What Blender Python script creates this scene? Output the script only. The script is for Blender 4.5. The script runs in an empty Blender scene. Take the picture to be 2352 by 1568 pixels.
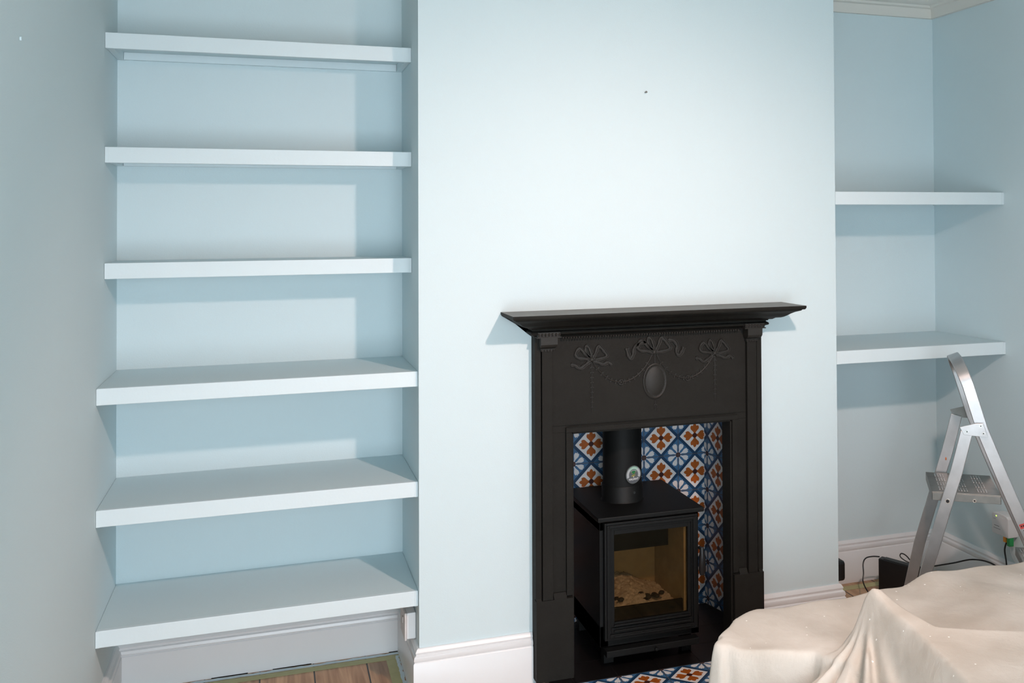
import bpy, bmesh, math, random
from mathutils import Vector, Matrix
random.seed(7)
COL = bpy.context.scene.collection
PI = math.pi

# ------------------------------------------------------------------ materials
def mat(name, col, rough=.6, metal=0., bump=0., bscale=200., var=0., vscale=4., spec=.5, **kw):
    m = bpy.data.materials.new(name); m.use_nodes = True
    nt = m.node_tree; b = nt.nodes['Principled BSDF']
    b.inputs['Base Color'].default_value = (*col, 1)
    b.inputs['Roughness'].default_value = rough
    b.inputs['Metallic'].default_value = metal
    b.inputs['Specular IOR Level'].default_value = spec
    for k, v in kw.items():
        b.inputs[k].default_value = v
    tc = nt.nodes.new('ShaderNodeTexCoord')
    if var:
        n = nt.nodes.new('ShaderNodeTexNoise'); n.inputs['Scale'].default_value = vscale; n.inputs['Detail'].default_value = 5
        nt.links.new(tc.outputs['Object'], n.inputs['Vector'])
        mx = nt.nodes.new('ShaderNodeMix'); mx.data_type = 'RGBA'
        mx.inputs[6].default_value = (*[c * (1 - var) for c in col], 1)
        mx.inputs[7].default_value = (*[min(1, c * (1 + var)) for c in col], 1)
        nt.links.new(n.outputs['Fac'], mx.inputs[0]); nt.links.new(mx.outputs[2], b.inputs['Base Color'])
    if bump:
        n = nt.nodes.new('ShaderNodeTexNoise'); n.inputs['Scale'].default_value = bscale; n.inputs['Detail'].default_value = 3
        nt.links.new(tc.outputs['Object'], n.inputs['Vector'])
        bp = nt.nodes.new('ShaderNodeBump'); bp.inputs['Strength'].default_value = bump; bp.inputs['Distance'].default_value = .002
        nt.links.new(n.outputs['Fac'], bp.inputs['Height']); nt.links.new(bp.outputs['Normal'], b.inputs['Normal'])
    return m

WALL = mat('blue_emulsion', (.61, .71, .735), .75, bump=.25, bscale=260, var=.012, vscale=3, spec=.25)
SHELF = mat('blue_eggshell', (.66, .74, .765), .5, bump=.15, bscale=90, var=.012, vscale=6, spec=.35)
WHITE = mat('white_gloss', (.74, .74, .745), .3, bump=.1, bscale=40, var=.02, vscale=8)
CEIL = mat('white_ceiling', (.70, .68, .63), .8)
IRON = mat('black_iron', (.0155, .0145, .0125), .62, bump=.5, bscale=500, var=.3, vscale=9, spec=.12)
IRONR = mat('black_iron_relief', (.019, .0175, .015), .5, bump=.3, bscale=600, spec=.3)
STOVE = mat('stove_black', (.004, .0045, .0045), .55, bump=.2, bscale=500, spec=.25)
MATTBLK = mat('matt_black', (.004, .004, .004), .9, spec=.2)
FLUE = mat('flue_black', (.006, .0065, .0065), .6, spec=.2)
ALU = mat('worn_aluminium', (.46, .45, .45), .36, metal=.8, bump=.05, bscale=160, var=.25, vscale=18)
ALUB = mat('bright_aluminium', (.78, .77, .75), .16, metal=.95, bump=.05, bscale=60, var=.08, vscale=20)
ALUD = mat('dull_aluminium', (.24, .235, .22), .42, metal=.7, var=.3, vscale=25)
BLACKP = mat('black_plastic', (.008, .008, .009), .4)
WHITEP = mat('white_plastic', (.66, .66, .66), .35)
PEEL = mat('peeling_plate', (.62, .58, .56), .5, var=.25, vscale=40)
GREYT = mat('grey_print', (.25, .25, .26), .5)
ORANGE = mat('orange_plug', (.80, .30, .02), .4)
GREEN = mat('green_plug', (.02, .30, .08), .4)
RED = mat('red_label', (.55, .06, .05), .5)
STEEL = mat('bright_steel', (.85, .85, .85), .12, metal=1.)
RUBBER = mat('grey_rubber', (.05, .05, .05), .8)
RUST = mat('orange_paint_fleck', (.55, .14, .03), .6)
T_BLUE = mat('tile_blue', (.05, .14, .27), .35, var=.25, vscale=30)
T_NAVY = mat('tile_navy', (.012, .045, .10), .35, var=.2, vscale=30)
T_WHITE = mat('tile_white', (.72, .68, .66), .35, var=.06, vscale=40)
T_ORANGE = mat('tile_orange', (.36, .085, .010), .35, var=.3, vscale=60)
T_BROWN = mat('tile_brown', (.05, .014, .012), .35)
T_GROUT = mat('tile_grout', (.10, .085, .08), .8)
T_BLACK = mat('quarry_black', (.004, .003, .003), .45, spec=.4)
BRICK = mat('vermiculite', (.38, .31, .20), .9, bump=.4, bscale=120, var=.25, vscale=25)
ASH = mat('ash', (.62, .60, .58), .95, bump=1, bscale=90, var=.6, vscale=70)
CHAR = mat('charcoal', (.02, .018, .016), .9)
TAPE = mat('masking_tape', (.46, .43, .22), .6, var=.12, vscale=30)
PAINTD = mat('dried_paint', (.60, .70, .74), .5, var=.15, vscale=40)
LED = mat('green_led', (.3, .6, .1), .4)
LED.node_tree.nodes['Principled BSDF'].inputs['Emission Color'].default_value = (.6, .9, .15, 1)
LED.node_tree.nodes['Principled BSDF'].inputs['Emission Strength'].default_value = 1.6
LEDW = mat('white_led', (.7, .75, .75), .4)

def glass_mat():
    m = bpy.data.materials.new('stove_glass'); m.use_nodes = True
    nt = m.node_tree; nt.nodes.remove(nt.nodes['Principled BSDF']); out = nt.nodes['Material Output']
    t = nt.nodes.new('ShaderNodeBsdfTransparent'); t.inputs[0].default_value = (.76, .68, .56, 1)
    g = nt.nodes.new('ShaderNodeBsdfGlossy'); g.inputs['Roughness'].default_value = .05; g.inputs[0].default_value = (.7, .8, .8, 1)
    mx = nt.nodes.new('ShaderNodeMixShader'); mx.inputs[0].default_value = .04
    nt.links.new(t.outputs[0], mx.inputs[1]); nt.links.new(g.outputs[0], mx.inputs[2]); nt.links.new(mx.outputs[0], out.inputs[0])
    return m
GLASS = glass_mat()

def wood_floor_mat():
    m = bpy.data.materials.new('pine_floorboards'); m.use_nodes = True
    nt = m.node_tree; N = nt.nodes; L = nt.links; b = N['Principled BSDF']; b.inputs['Roughness'].default_value = .45
    tc = N.new('ShaderNodeTexCoord'); sp = N.new('ShaderNodeSeparateXYZ'); L.new(tc.outputs['Object'], sp.inputs[0])
    def math_(op, a, bb=None, **k):
        n = N.new('ShaderNodeMath'); n.operation = op
        for i, v in enumerate((a, bb)):
            if v is None: continue
            if isinstance(v, (int, float)): n.inputs[i].default_value = v
            else: L.new(v, n.inputs[i])
        return n.outputs[0]
    sx = math_('DIVIDE', math_('ADD', sp.outputs[0], .30 + 1.70), .170)
    fr = math_('FRACT', sx); idx = math_('FLOOR', sx)
    gap = math_('LESS_THAN', math_('MINIMUM', fr, math_('SUBTRACT', 1., fr)), .014)
    mp = N.new('ShaderNodeMapping'); mp.inputs['Scale'].default_value = (34, 2.2, 1); L.new(tc.outputs['Object'], mp.inputs[0])
    cmb = N.new('ShaderNodeCombineXYZ'); L.new(math_('MULTIPLY', idx, 3.7), cmb.inputs[1]); L.new(cmb.outputs[0], mp.inputs['Location'])
    n1 = N.new('ShaderNodeTexNoise'); n1.inputs['Scale'].default_value = 1.0; n1.inputs['Detail'].default_value = 7; n1.inputs['Distortion'].default_value = .8
    L.new(mp.outputs[0], n1.inputs['Vector'])
    cr = N.new('ShaderNodeValToRGB'); L.new(n1.outputs['Fac'], cr.inputs[0])
    cr.color_ramp.elements[0].position = .32; cr.color_ramp.elements[0].color = (.26, .13, .062, 1)
    cr.color_ramp.elements[1].position = .68; cr.color_ramp.elements[1].color = (.60, .37, .21, 1)
    vo = N.new('ShaderNodeTexVoronoi'); vo.inputs['Scale'].default_value = 4.2; L.new(tc.outputs['Object'], vo.inputs['Vector'])
    knot = math_('LESS_THAN', vo.outputs['Distance'], .045)
    m1 = N.new('ShaderNodeMix'); m1.data_type = 'RGBA'; L.new(knot, m1.inputs[0]); L.new(cr.outputs[0], m1.inputs[6]); m1.inputs[7].default_value = (.06, .02, .008, 1)
    m2 = N.new('ShaderNodeMix'); m2.data_type = 'RGBA'; L.new(gap, m2.inputs[0]); L.new(m1.outputs[2], m2.inputs[6]); m2.inputs[7].default_value = (.006, .004, .003, 1)
    L.new(m2.outputs[2], b.inputs['Base Color'])
    return m
FLOORM = wood_floor_mat()

def cloth_mat():
    m = bpy.data.materials.new('cotton_dust_sheet'); m.use_nodes = True
    nt = m.node_tree; N = nt.nodes; L = nt.links; b = N['Principled BSDF']; b.inputs['Roughness'].default_value = .95
    b.inputs['Specular IOR Level'].default_value = .1
    tc = N.new('ShaderNodeTexCoord')
    n1 = N.new('ShaderNodeTexNoise'); n1.inputs['Scale'].default_value = 5; n1.inputs['Detail'].default_value = 6; L.new(tc.outputs['Object'], n1.inputs['Vector'])
    cr = N.new('ShaderNodeValToRGB'); L.new(n1.outputs['Fac'], cr.inputs[0])
    cr.color_ramp.elements[0].position = .3; cr.color_ramp.elements[0].color = (.46, .415, .36, 1)
    cr.color_ramp.elements[1].position = .7; cr.color_ramp.elements[1].color = (.63, .59, .535, 1)
    vo = N.new('ShaderNodeTexVoronoi'); vo.inputs['Scale'].default_value = 24; L.new(tc.outputs['Object'], vo.inputs['Vector'])
    lt = N.new('ShaderNodeMath'); lt.operation = 'LESS_THAN'; lt.inputs[1].default_value = .06; L.new(vo.outputs['Distance'], lt.inputs[0])
    mx = N.new('ShaderNodeMix'); mx.data_type = 'RGBA'; L.new(lt.outputs[0], mx.inputs[0]); L.new(cr.outputs[0], mx.inputs[6]); mx.inputs[7].default_value = (.85, .84, .80, 1)
    L.new(mx.outputs[2], b.inputs['Base Color'])
    n2 = N.new('ShaderNodeTexNoise'); n2.inputs['Scale'].default_value = 420; L.new(tc.outputs['Object'], n2.inputs['Vector'])
    n3 = N.new('ShaderNodeTexNoise'); n3.inputs['Scale'].default_value = 26; n3.inputs['Detail'].default_value = 4; n3.inputs['Distortion'].default_value = .6; L.new(tc.outputs['Object'], n3.inputs['Vector'])
    b1 = N.new('ShaderNodeBump'); b1.inputs['Strength'].default_value = .4; b1.inputs['Distance'].default_value = .001; L.new(n2.outputs['Fac'], b1.inputs['Height'])
    b2 = N.new('ShaderNodeBump'); b2.inputs['Strength'].default_value = .22; b2.inputs['Distance'].default_value = .01; L.new(n3.outputs['Fac'], b2.inputs['Height'])
    L.new(b1.outputs[0], b2.inputs['Normal']); L.new(b2.outputs[0], b.inputs['Normal'])
    return m
CLOTH = cloth_mat()

# ------------------------------------------------------------------ mesh helper
class MB:
    def __init__(s): s.v = []; s.f = []; s.mi = []
    def add(s, vs, fs, mi=0):
        o = len(s.v); s.v += [tuple(v) for v in vs]; s.f += [tuple(i + o for i in f) for f in fs]; s.mi += [mi] * len(fs); return s
    def box(s, x0, x1, y0, y1, z0, z1, mi=0):
        vs = [(x, y, z) for z in (z0, z1) for y in (y0, y1) for x in (x0, x1)]
        return s.add(vs, [(0, 2, 3, 1), (4, 5, 7, 6), (0, 1, 5, 4), (2, 6, 7, 3), (0, 4, 6, 2), (1, 3, 7, 5)], mi)
    def hexa(s, b, t, mi=0):   # b, t: four points each, same winding
        return s.add(list(b) + list(t), [(3, 2, 1, 0), (4, 5, 6, 7)] + [(i, (i + 1) % 4, (i + 1) % 4 + 4, i + 4) for i in range(4)], mi)
    def poly(s, pts, mi=0): return s.add(pts, [tuple(range(len(pts)))], mi)
    def prism(s, pts, d, mi=0):
        n = len(pts); d = Vector(d); a = [Vector(p) for p in pts]
        return s.add(a + [p + d for p in a], [tuple(range(n))[::-1], tuple(range(n, 2 * n))] + [(i, (i + 1) % n, (i + 1) % n + n, i + n) for i in range(n)], mi)
    def tube(s, pts, r, n=8, mi=0, cap=True):
        pts = [Vector(p) for p in pts]; rings = []
        up = None
        for i, p in enumerate(pts):
            d = (pts[min(i + 1, len(pts) - 1)] - pts[max(i - 1, 0)]).normalized()
            if up is None:
                up = Vector((0, 0, 1)) if abs(d.z) < .9 else Vector((1, 0, 0))
            a = d.cross(up).normalized(); b = a.cross(d).normalized(); up = b
            rr = r[i] if isinstance(r, (list, tuple)) else r
            rings.append([p + a * rr * math.cos(2 * PI * k / n) + b * rr * math.sin(2 * PI * k / n) for k in range(n)])
        fs = []
        for i in range(len(pts) - 1):
            for k in range(n):
                fs.append((i * n + k, i * n + (k + 1) % n, (i + 1) * n + (k + 1) % n, (i + 1) * n + k))
        if cap: fs += [tuple(range(n))[::-1], tuple(range((len(pts) - 1) * n, len(pts) * n))]
        return s.add([v for rg in rings for v in rg], fs, mi)
    def sphere(s, c, r, n=8, m=5, mi=0):
        rx, ry, rz = r if isinstance(r, (tuple, list)) else (r, r, r)
        vs = [(c[0], c[1], c[2] + rz)]
        for j in range(1, m):
            t = PI * j / m
            for k in range(n):
                a = 2 * PI * k / n; vs.append((c[0] + rx * math.sin(t) * math.cos(a), c[1] + ry * math.sin(t) * math.sin(a), c[2] + rz * math.cos(t)))
        vs.append((c[0], c[1], c[2] - rz)); fs = []
        for k in range(n): fs.append((0, 1 + k, 1 + (k + 1) % n))
        for j in range(m - 2):
            for k in range(n):
                a = 1 + j * n; fs.append((a + k, a + n + k, a + n + (k + 1) % n, a + (k + 1) % n))
        a = 1 + (m - 2) * n
        for k in range(n): fs.append((len(vs) - 1, a + (k + 1) % n, a + k))
        return s.add(vs, fs, mi)
    def sweep(s, path, prof, closed=False, mi=0):
        """path: 2D points; prof: (offset to the right of travel, z). Mitred. Closed profile."""
        P = [Vector(p) for p in path]; n = len(prof); vs = []
        for i, p in enumerate(P):
            d0 = (p - P[i - 1]).normalized() if i else (P[1] - p).normalized()
            d1 = (P[i + 1] - p).normalized() if i < len(P) - 1 else d0
            n0 = Vector((d0.y, -d0.x)); n1 = Vector((d1.y, -d1.x)); m = (n0 + n1).normalized(); m /= max(.2, m.dot(n0))
            vs += [(p.x + m.x * o, p.y + m.y * o, z) for o, z in prof]
        fs = [(i * n + k, i * n + (k + 1) % n, (i + 1) * n + (k + 1) % n, (i + 1) * n + k) for i in range(len(P) - 1) for k in range(n)]
        fs += [tuple(range(n)), tuple(range((len(P) - 1) * n, len(P) * n))[::-1]]
        return s.add(vs, fs, mi)
    def build(s, name, mats, parent=None, smooth=False, bevel=0, origin=None, seg=2):
        me = bpy.data.meshes.new(name)
        o = Vector(origin) if origin is not None else Vector((0, 0, 0))
        me.from_pydata([tuple(Vector(v) - o) for v in s.v], [], s.f)
        mats = mats if isinstance(mats, (list, tuple)) else [mats]
        for m in mats: me.materials.append(m)
        for p, i in zip(me.polygons, s.mi): p.material_index = i
        bm = bmesh.new(); bm.from_mesh(me); bmesh.ops.recalc_face_normals(bm, faces=bm.faces)
        bm.to_mesh(me); bm.free(); me.update()
        ob = bpy.data.objects.new(name, me); COL.objects.link(ob); ob.location = o
        if smooth:
            for p in me.polygons: p.use_smooth = True
            if smooth != 'all': me.set_sharp_from_angle(angle=math.radians(40))
        if bevel:
            b = ob.modifiers.new('edge', 'BEVEL'); b.width = bevel; b.segments = seg; b.limit_method = 'ANGLE'; b.angle_limit = math.radians(40)
            b.harden_normals = False
        if parent is not None:
            ob.parent = parent; ob.location = o - Vector(parent.matrix_world.translation if not parent.parent else (parent.parent.location + parent.location))
        return ob

def thing(name, label, cat, loc, group=None):
    o = bpy.data.objects.new(name, None); COL.objects.link(o); o.location = loc; o.empty_display_size = .05
    o.matrix_world = Matrix.Translation(loc)
    o['label'] = label; o['category'] = cat
    if group: o['group'] = group
    return o
def tag(o, label, cat, group=None):
    o['label'] = label; o['category'] = cat
    if group: o['group'] = group
    return o
def struct(o): o['kind'] = 'structure'; return o

# ------------------------------------------------------------------ room
XL, XR = -.9045, 2.2547
YL, YR = .4438, .4624
CZ = 2.475
YB = -3.85
struct(MB().box(XL - .2, XR + .2, YB - .6, .75, -.06, 0).build('floor', FLOORM))
struct(MB().box(XL - .2, XR + .2, YB - .6, .75, CZ, CZ + .1).build('ceiling', CEIL))
struct(MB().box(XL - .12, XL, YB - .5, .6, 0, CZ).build('wall_left', WALL))
struct(MB().box(XR, XR + .12, YB - .5, .6, 0, CZ).build('wall_right', WALL))
m = MB(); m.box(XL, 0, YL, YL + .12, 0, CZ); m.box(1.5, XR, YR, YR + .12, 0, CZ); struct(m.build('wall_back', WALL))
m = MB()   # chimney breast with the fireplace opening
m.box(0, .38, 0, .56, 0, CZ); m.box(1.20, 1.5, 0, .56, 0, CZ); m.box(.38, 1.20, 0, .56, 1.02, CZ)
m.box(.38, .43, 0, .03, 0, 1.02); m.box(1.12, 1.20, 0, .03, 0, 1.02); m.box(.43, 1.12, 0, .03, .90, 1.02); m.box(.38, 1.20, .44, .56, 0, 1.02)
struct(m.build('wall_chimney_breast', WALL))
# unseen rear wall; window added, placed and deep-set to shape the fill light
WX0, WX1, WZ0, WZ1 = WIN = (-.85, .60, .10, 1.90)
m = MB(); m.box(XL, WX0, YB - .5, YB, 0, CZ); m.box(WX1, XR, YB - .5, YB, 0, CZ); m.box(WX0, WX1, YB - .5, YB, 0, WZ0); m.box(WX0, WX1, YB - .5, YB, WZ1, CZ)
struct(m.build('wall_rear', WALL))
m = MB()
for x in (WX0, (WX0 + WX1) / 2 - .025, WX1 - .05): m.box(x, x + .05, YB - .49, YB - .43, WZ0, WZ1)
for z in (WZ0, (WZ0 + WZ1) / 2 - .025, WZ1 - .05): m.box(WX0, WX1, YB - .485, YB - .435, z, z + .05)
struct(m.build('fill_window_1', WHITE))

def skirt_prof(h, t=.02):
    return [(0, 0), (t, 0), (t, h * .74), (t - .002, h * .755), (t - .004, h * .765), (t - .001, h * .80), (t - .003, h * .86), (t - .009, h * .885), (t - .009, h * .90),
            (t - .007, h * .93), (t - .012, h * .985), (t - .015, h), (0, h)]
def skirt(name, path, h, t=.02):
    return struct(MB().sweep(path, skirt_prof(h, t)).build(name, WHITE, smooth=True))
skirt('baseboard_left', [(XL, YB), (XL, YL), (0, YL)], .146)
skirt('baseboard_breast_left', [(0, YL - .021), (0, 0), (.360, 0)], .168)
skirt('baseboard_breast_right', [(1.174, 0), (1.5, 0), (1.5, YR - .021)], .178)
skirt('baseboard_right', [(1.5, YR), (XR, YR), (XR, YB)], .172)
cz = 2.372
prof = [(0, CZ), (.10, CZ), (.10, CZ - .008), (.088, CZ - .012), (.085, CZ - .022), (.066, CZ - .034), (.05, CZ - .05), (.04, CZ - .052), (.036, CZ - .06), (.024, CZ - .064), (.018, CZ - .078), (.018, cz), (0, cz)]
struct(MB().sweep([(XL, YB), (XL, YL), (0, YL), (0, 0), (1.5, 0), (1.5, YR), (XR, YR), (XR, YB)], prof).build('trim_1', CEIL, smooth=True))

# ------------------------------------------------------------------ shelves
def shelf(x0, x1, yf, yb, z, label, group, side='L'):
    t = thing('alcove_shelf', label, 'shelf', ((x0 + x1) / 2, yb, z - .048), group)
    a, b = x0 + .001, x1 - .001
    MB().box(a, b, yf + .018, yb - .001, z - .020, z - .0006).build('shelf_board', WALL, t)
    MB().box(a, b, yf, yf + .018, z - .048, z).build('front_lip', SHELF, t, bevel=.0015)
    MB().box(a + .02, b - .02, yb - .02, yb - .001, z - .044, z - .0205).build('batten', SHELF, t)
    MB().box(a, a + .019, yf + .02, yb - .002, z - .044, z - .0205).build('batten', SHELF, t)
    MB().box(b - .019, b, yf + .02, yb - .002, z - .044, z - .0205).build('batten', SHELF, t)
    for e, w in ((a, 1), (b, -1)):   # small painted-over end pieces on the lip
        MB().box(min(e, e + w * .010), max(e, e + w * .010), yf - .0012, yf, z - .0475, z - .001).build('end_cap', SHELF, t)
    return t
GL = 'blue shelves stacked up the left alcove'
LL = ['top blue shelf of the left alcove, seen from below', 'second blue shelf from the top in the left alcove, seen edge-on',
      'third blue shelf from the top in the left alcove, last of the three shallow ones', 'fourth blue shelf down in the left alcove, topmost of the three deep ones',
      'fifth blue shelf down in the left alcove, middle one of the three deep ones', 'lowest deep blue shelf of the left alcove, just above the white skirting']
for z, y, lb in zip((2.0818, 1.7357, 1.3852, 1.0304, .6827, .3400), (.169, .169, .169, .0204, .0204, .0204), LL):
    shelf(XL, 0, y, YL, z, lb, GL)
shelf(1.5, XR, .001, YR, 1.607, 'upper blue shelf of the right alcove, left bare', 'blue shelves in the right alcove')
shelf(1.5, XR, .001, YR, 1.0219, 'lower blue shelf of the right alcove, behind the top of the stepladder', 'blue shelves in the right alcove')

# ------------------------------------------------------------------ patterned tiles
def tile_pattern(m, O, U, V, N, s, i0, i1, j0, j1, clip=None, flower0=True):
    """draws tiles (i,j) with centre O+U*i*s+V*j*s; N is the outward normal. materials: 0 blue 1 navy 2 white 3 orange 4 brown 5 grout"""
    U, V, N, O = Vector(U), Vector(V), Vector(N), Vector(O)
    def clip_poly(pts):
        if clip is None: return pts
        for ax, sign, lim in ((0, 1, clip[0]), (0, -1, clip[1]), (1, 1, clip[2]), (1, -1, clip[3])):
            out = []
            for k in range(len(pts)):
                p, q = pts[k], pts[(k + 1) % len(pts)]
                dp, dq = sign * (p[ax] - lim), sign * (q[ax] - lim)
                if dp >= 0: out.append(p)
                if dp * dq < 0:
                    t = dp / (dp - dq); out.append((p[0] + (q[0] - p[0]) * t, p[1] + (q[1] - p[1]) * t))
            pts = out
            if len(pts) < 3: return None
        return pts
    def put(pts, layer, mi):
        pts = clip_poly(pts)
        if pts: m.poly([O + U * a + V * b + N * (.00025 * layer) for a, b in pts], mi)
    def petal(cx, cy, ang, prof, layer, mi):
        c, sn = math.cos(ang), math.sin(ang)
        up = [(r, w) for r, w in prof]; dn = [(r, -w) for r, w in reversed(prof)]
        put([(cx + s * (r * c - w * sn), cy + s * (r * sn + w * c)) for r, w in up + dn], layer, mi)
    tulip = [(.05, .030), (.09, .035), (.13, .075), (.17, .115), (.205, .128), (.24, .125), (.275, .10), (.262, .052), (.30, .040), (.335, .004)]
    leaf = [(.07, .012), (.12, .016), (.16, .034), (.20, .056), (.245, .068), (.285, .062), (.31, .044), (.295, .020), (.33, .003)]
    for i in range(i0, i1):
        for j in range(j0, j1):
            cx, cy = i * s, j * s; h = s * .5
            put([(cx - h, cy - h), (cx + h, cy - h), (cx + h, cy + h), (cx - h, cy + h)], 0, 0)
            d = .555 * s   # navy band, cut at the tile's edge
            k = d - h
            put([(cx - h, cy - k), (cx - k, cy - h), (cx + k, cy - h), (cx + h, cy - k), (cx + h, cy + k), (cx + k, cy + h), (cx - k, cy + h), (cx - h, cy + k)], 1, 1)
            d = .445 * s
            put([(cx - d, cy), (cx, cy - d), (cx + d, cy), (cx, cy + d)], 2, 2)
            for a in range(4): petal(cx, cy, a * PI / 2, tulip, 3, 3)
            put([(cx + .068 * s * math.cos(t * PI / 8), cy + .068 * s * math.sin(t * PI / 8)) for t in range(16)], 4, 4)
    for i in range(i0, i1 + 1):
        for j in range(j0, j1 + 1):
            cx, cy = (i - .5) * s, (j - .5) * s
            for a in range(8): petal(cx, cy, PI / 8 + a * PI / 4, leaf, 2, 2)
            put([(cx + .07 * s * math.cos(t * PI / 8), cy + .07 * s * math.sin(t * PI / 8)) for t in range(16)], 4, 4)
    g = .0011
    for i in range(i0, i1 + 1):
        x = (i - .5) * s; put([(x - g, (j0 - .5) * s), (x + g, (j0 - .5) * s), (x + g, (j1 - .5) * s), (x - g, (j1 - .5) * s)], 5, 5)
    for j in range(j0, j1 + 1):
        y = (j - .5) * s; put([((i0 - .5) * s, y - g), ((i1 - .5) * s, y - g), ((i1 - .5) * s, y + g), ((i0 - .5) * s, y + g)], 5, 5)
TM = [T_BLUE, T_NAVY, T_WHITE, T_ORANGE, T_BROWN, T_GROUT]

ch = thing('fireplace_lining', 'blue, white and orange patterned tiles lining the fire opening behind the stove', 'tiles', (.77, .4, .02))
m = MB(); TY = .400; s = .1393
tile_pattern(m, (.9610, TY, .6725), (1, 0, 0), (0, 0, 1), (0, -1, 0), s, -4, 2, -5, 2, clip=(-.56, 1.14 - .9610, -.65, .30))
m.box(.401, 1.14, TY + .0005, TY + .02, .02, .975, 5); m.build('back_tiles', TM, ch)
m = MB()
a = Vector((1.14, .400, 0)); b = Vector((1.178, .237, 0)); U = (b - a).normalized(); Nn = Vector((U.y, -U.x, 0))
if Nn.x > 0: Nn = -Nn
Lw = (b - a).length
O = Vector((1.14, .40, .6725)) + U * (.020 + .0697)
tile_pattern(m, O, U, (0, 0, 1), Nn, s, -1, 2, -5, 2, clip=(-.0897, Lw - .0897, -.65, .30))
m.prism([a + Vector((0, 0, .02)) - Nn * .0005, b + Vector((0, 0, .02)) - Nn * .0005, b + Vector((0, 0, .975)) - Nn * .0005, a + Vector((0, 0, .975)) - Nn * .0005], -Nn * .012, 5)
m.build('side_tiles', TM, ch)
m = MB(); m.box(1.178, 1.196, .032, .237, .02, .975); m.box(.382, .40, .032, .42, .02, .975); m.box(.382, 1.196, .032, .42, .976, 1.0)
m.build('shade_black_cheek', MATTBLK, ch)  # unlit return of the chamber, its shade put in as black colour

hearth = thing('tiled_hearth', 'tiled hearth of black tiles with a patterned front row, under the stove', 'hearth', (.77, .0, 0))
m = MB(); m.box(.40, 1.196, -.245, .398, 0.0005, .018)
for k in range(-2, 4):
    for j in range(5):
        x0 = .771 + (k - .0) * .1465 - .1465; y0 = -.0965 + j * .1465
        xa, xb = max(.402, x0 + .0008), min(1.194, x0 + .1457)
        if xb > xa + .01: m.box(xa, xb, y0 + .0008, min(.397, y0 + .1457), .018, .020, 1)
m.build('black_tiles', [T_GROUT, T_BLACK], hearth)
m = MB(); sh = .1465
tile_pattern(m, (.771 + sh / 2, -.0965 - sh / 2, .0185), (1, 0, 0), (0, 1, 0), (0, 0, 1), sh, -3, 3, 0, 1, clip=(-.444, .35, -sh / 2, sh / 2))
m.build('patterned_row', TM, hearth)

# ------------------------------------------------------------------ cast iron surround
sur = thing('fireplace_surround', 'black cast iron fireplace surround with garland frieze and mantel shelf', 'fireplace', (.767, 0, .02))
X0, X1 = .362, 1.172
Z0 = .0205
m = MB()
Y0 = -.0005
m.box(X0, X1, -.036, Y0, .812, 1.150); m.box(X0, .486, -.036, Y0, Z0, .812); m.box(1.06, X1, -.036, Y0, Z0, .812)
m.box(X0, .3815, -.050, -.036, .285, 1.13); m.box(1.1535, X1, -.050, -.036, .285, 1.13)
m.box(.466, .486, -.047, -.036, .285, .812); m.box(1.06, 1.080, -.047, -.036, .285, .812); m.box(.466, 1.080, -.047, -.036, .812, .829)
m.box(.4735, 1.0725, -.050, -.047, .829, .832)
m.box(.486, .492, -.040, .03, Z0, .812); m.box(1.054, 1.06, -.040, .03, Z0, .812); m.box(.486, 1.06, -.040, .03, .806, .812)
m.box(.419, 1.115, -.039, -.036, .835, 1.13)
m.build('frame', IRON, sur, bevel=.0012)
for xa, xb in ((X0, .486), (1.06, X1)):
    m = MB(); m.box(xa, xb, -.057, -.0365, Z0, .280)
    sgn = 1 if xa < .7 else -1
    def wedge(p, q): m.hexa([(p, -.056, .2795), (q, -.056, .2795), (q, -.037, .2795), (p, -.037, .2795)], [(p, -.043, .297), (q, -.043, .297), (q, -.037, .297), (p, -.037, .297)])
    if sgn > 0: wedge(.364, .3805); wedge(.4215, .4645)
    else: wedge(1.1545, 1.170); wedge(1.0815, 1.1125)
    m.build('plinth', IRON, sur, bevel=.0012)
def beads(m, x0, x1, y, z, r):
    n = max(2, int((x1 - x0) / (2.15 * r)))
    for k in range(n): m.sphere((x0 + (k + .5) * (x1 - x0) / n, y, z), (r * .85, r, r), 7, 4)
for xa, xb in ((.3845, .419), (1.115, 1.1505)):
    p = MB().box(xa, xb, -.054, -.0365, .2801, 1.085).build('pilaster', IRON, sur, bevel=.0012)
    xc = (xa + xb) / 2; m = MB()
    w = .0275
    zs = [(1.128, -.084, w), (1.106, -.083, w), (1.099, -.078, w - .001), (1.094, -.068, w - .003), (1.091, -.060, w - .005)]
    for (za, ya, wa), (zb, yb, wb) in zip(zs, zs[1:]):
        m.hexa([(xc - wb, yb, zb), (xc + wb, yb, zb), (xc + wb, -.037, zb), (xc - wb, -.037, zb)], [(xc - wa, ya, za), (xc + wa, ya, za), (xc + wa, -.037, za), (xc - wa, -.037, za)])
    m.box(xc - .024, xc + .024, -.060, -.037, 1.0885, 1.0912); m.box(xc - .022, xc + .022, -.056, -.037, 1.082, 1.0885)
    beads(m, xc - .024, xc + .024, -.057, 1.0848, .0038)
    m.box(xc - .040, xc + .040, -.086, -.037, 1.1281, 1.131); m.box(xc - .037, xc + .037, -.080, -.037, 1.131, 1.146)
    beads(m, xc - .040, xc + .040, -.081, 1.138, .0050)
    m.build('capital', IRONR, p, smooth=True)
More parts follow.
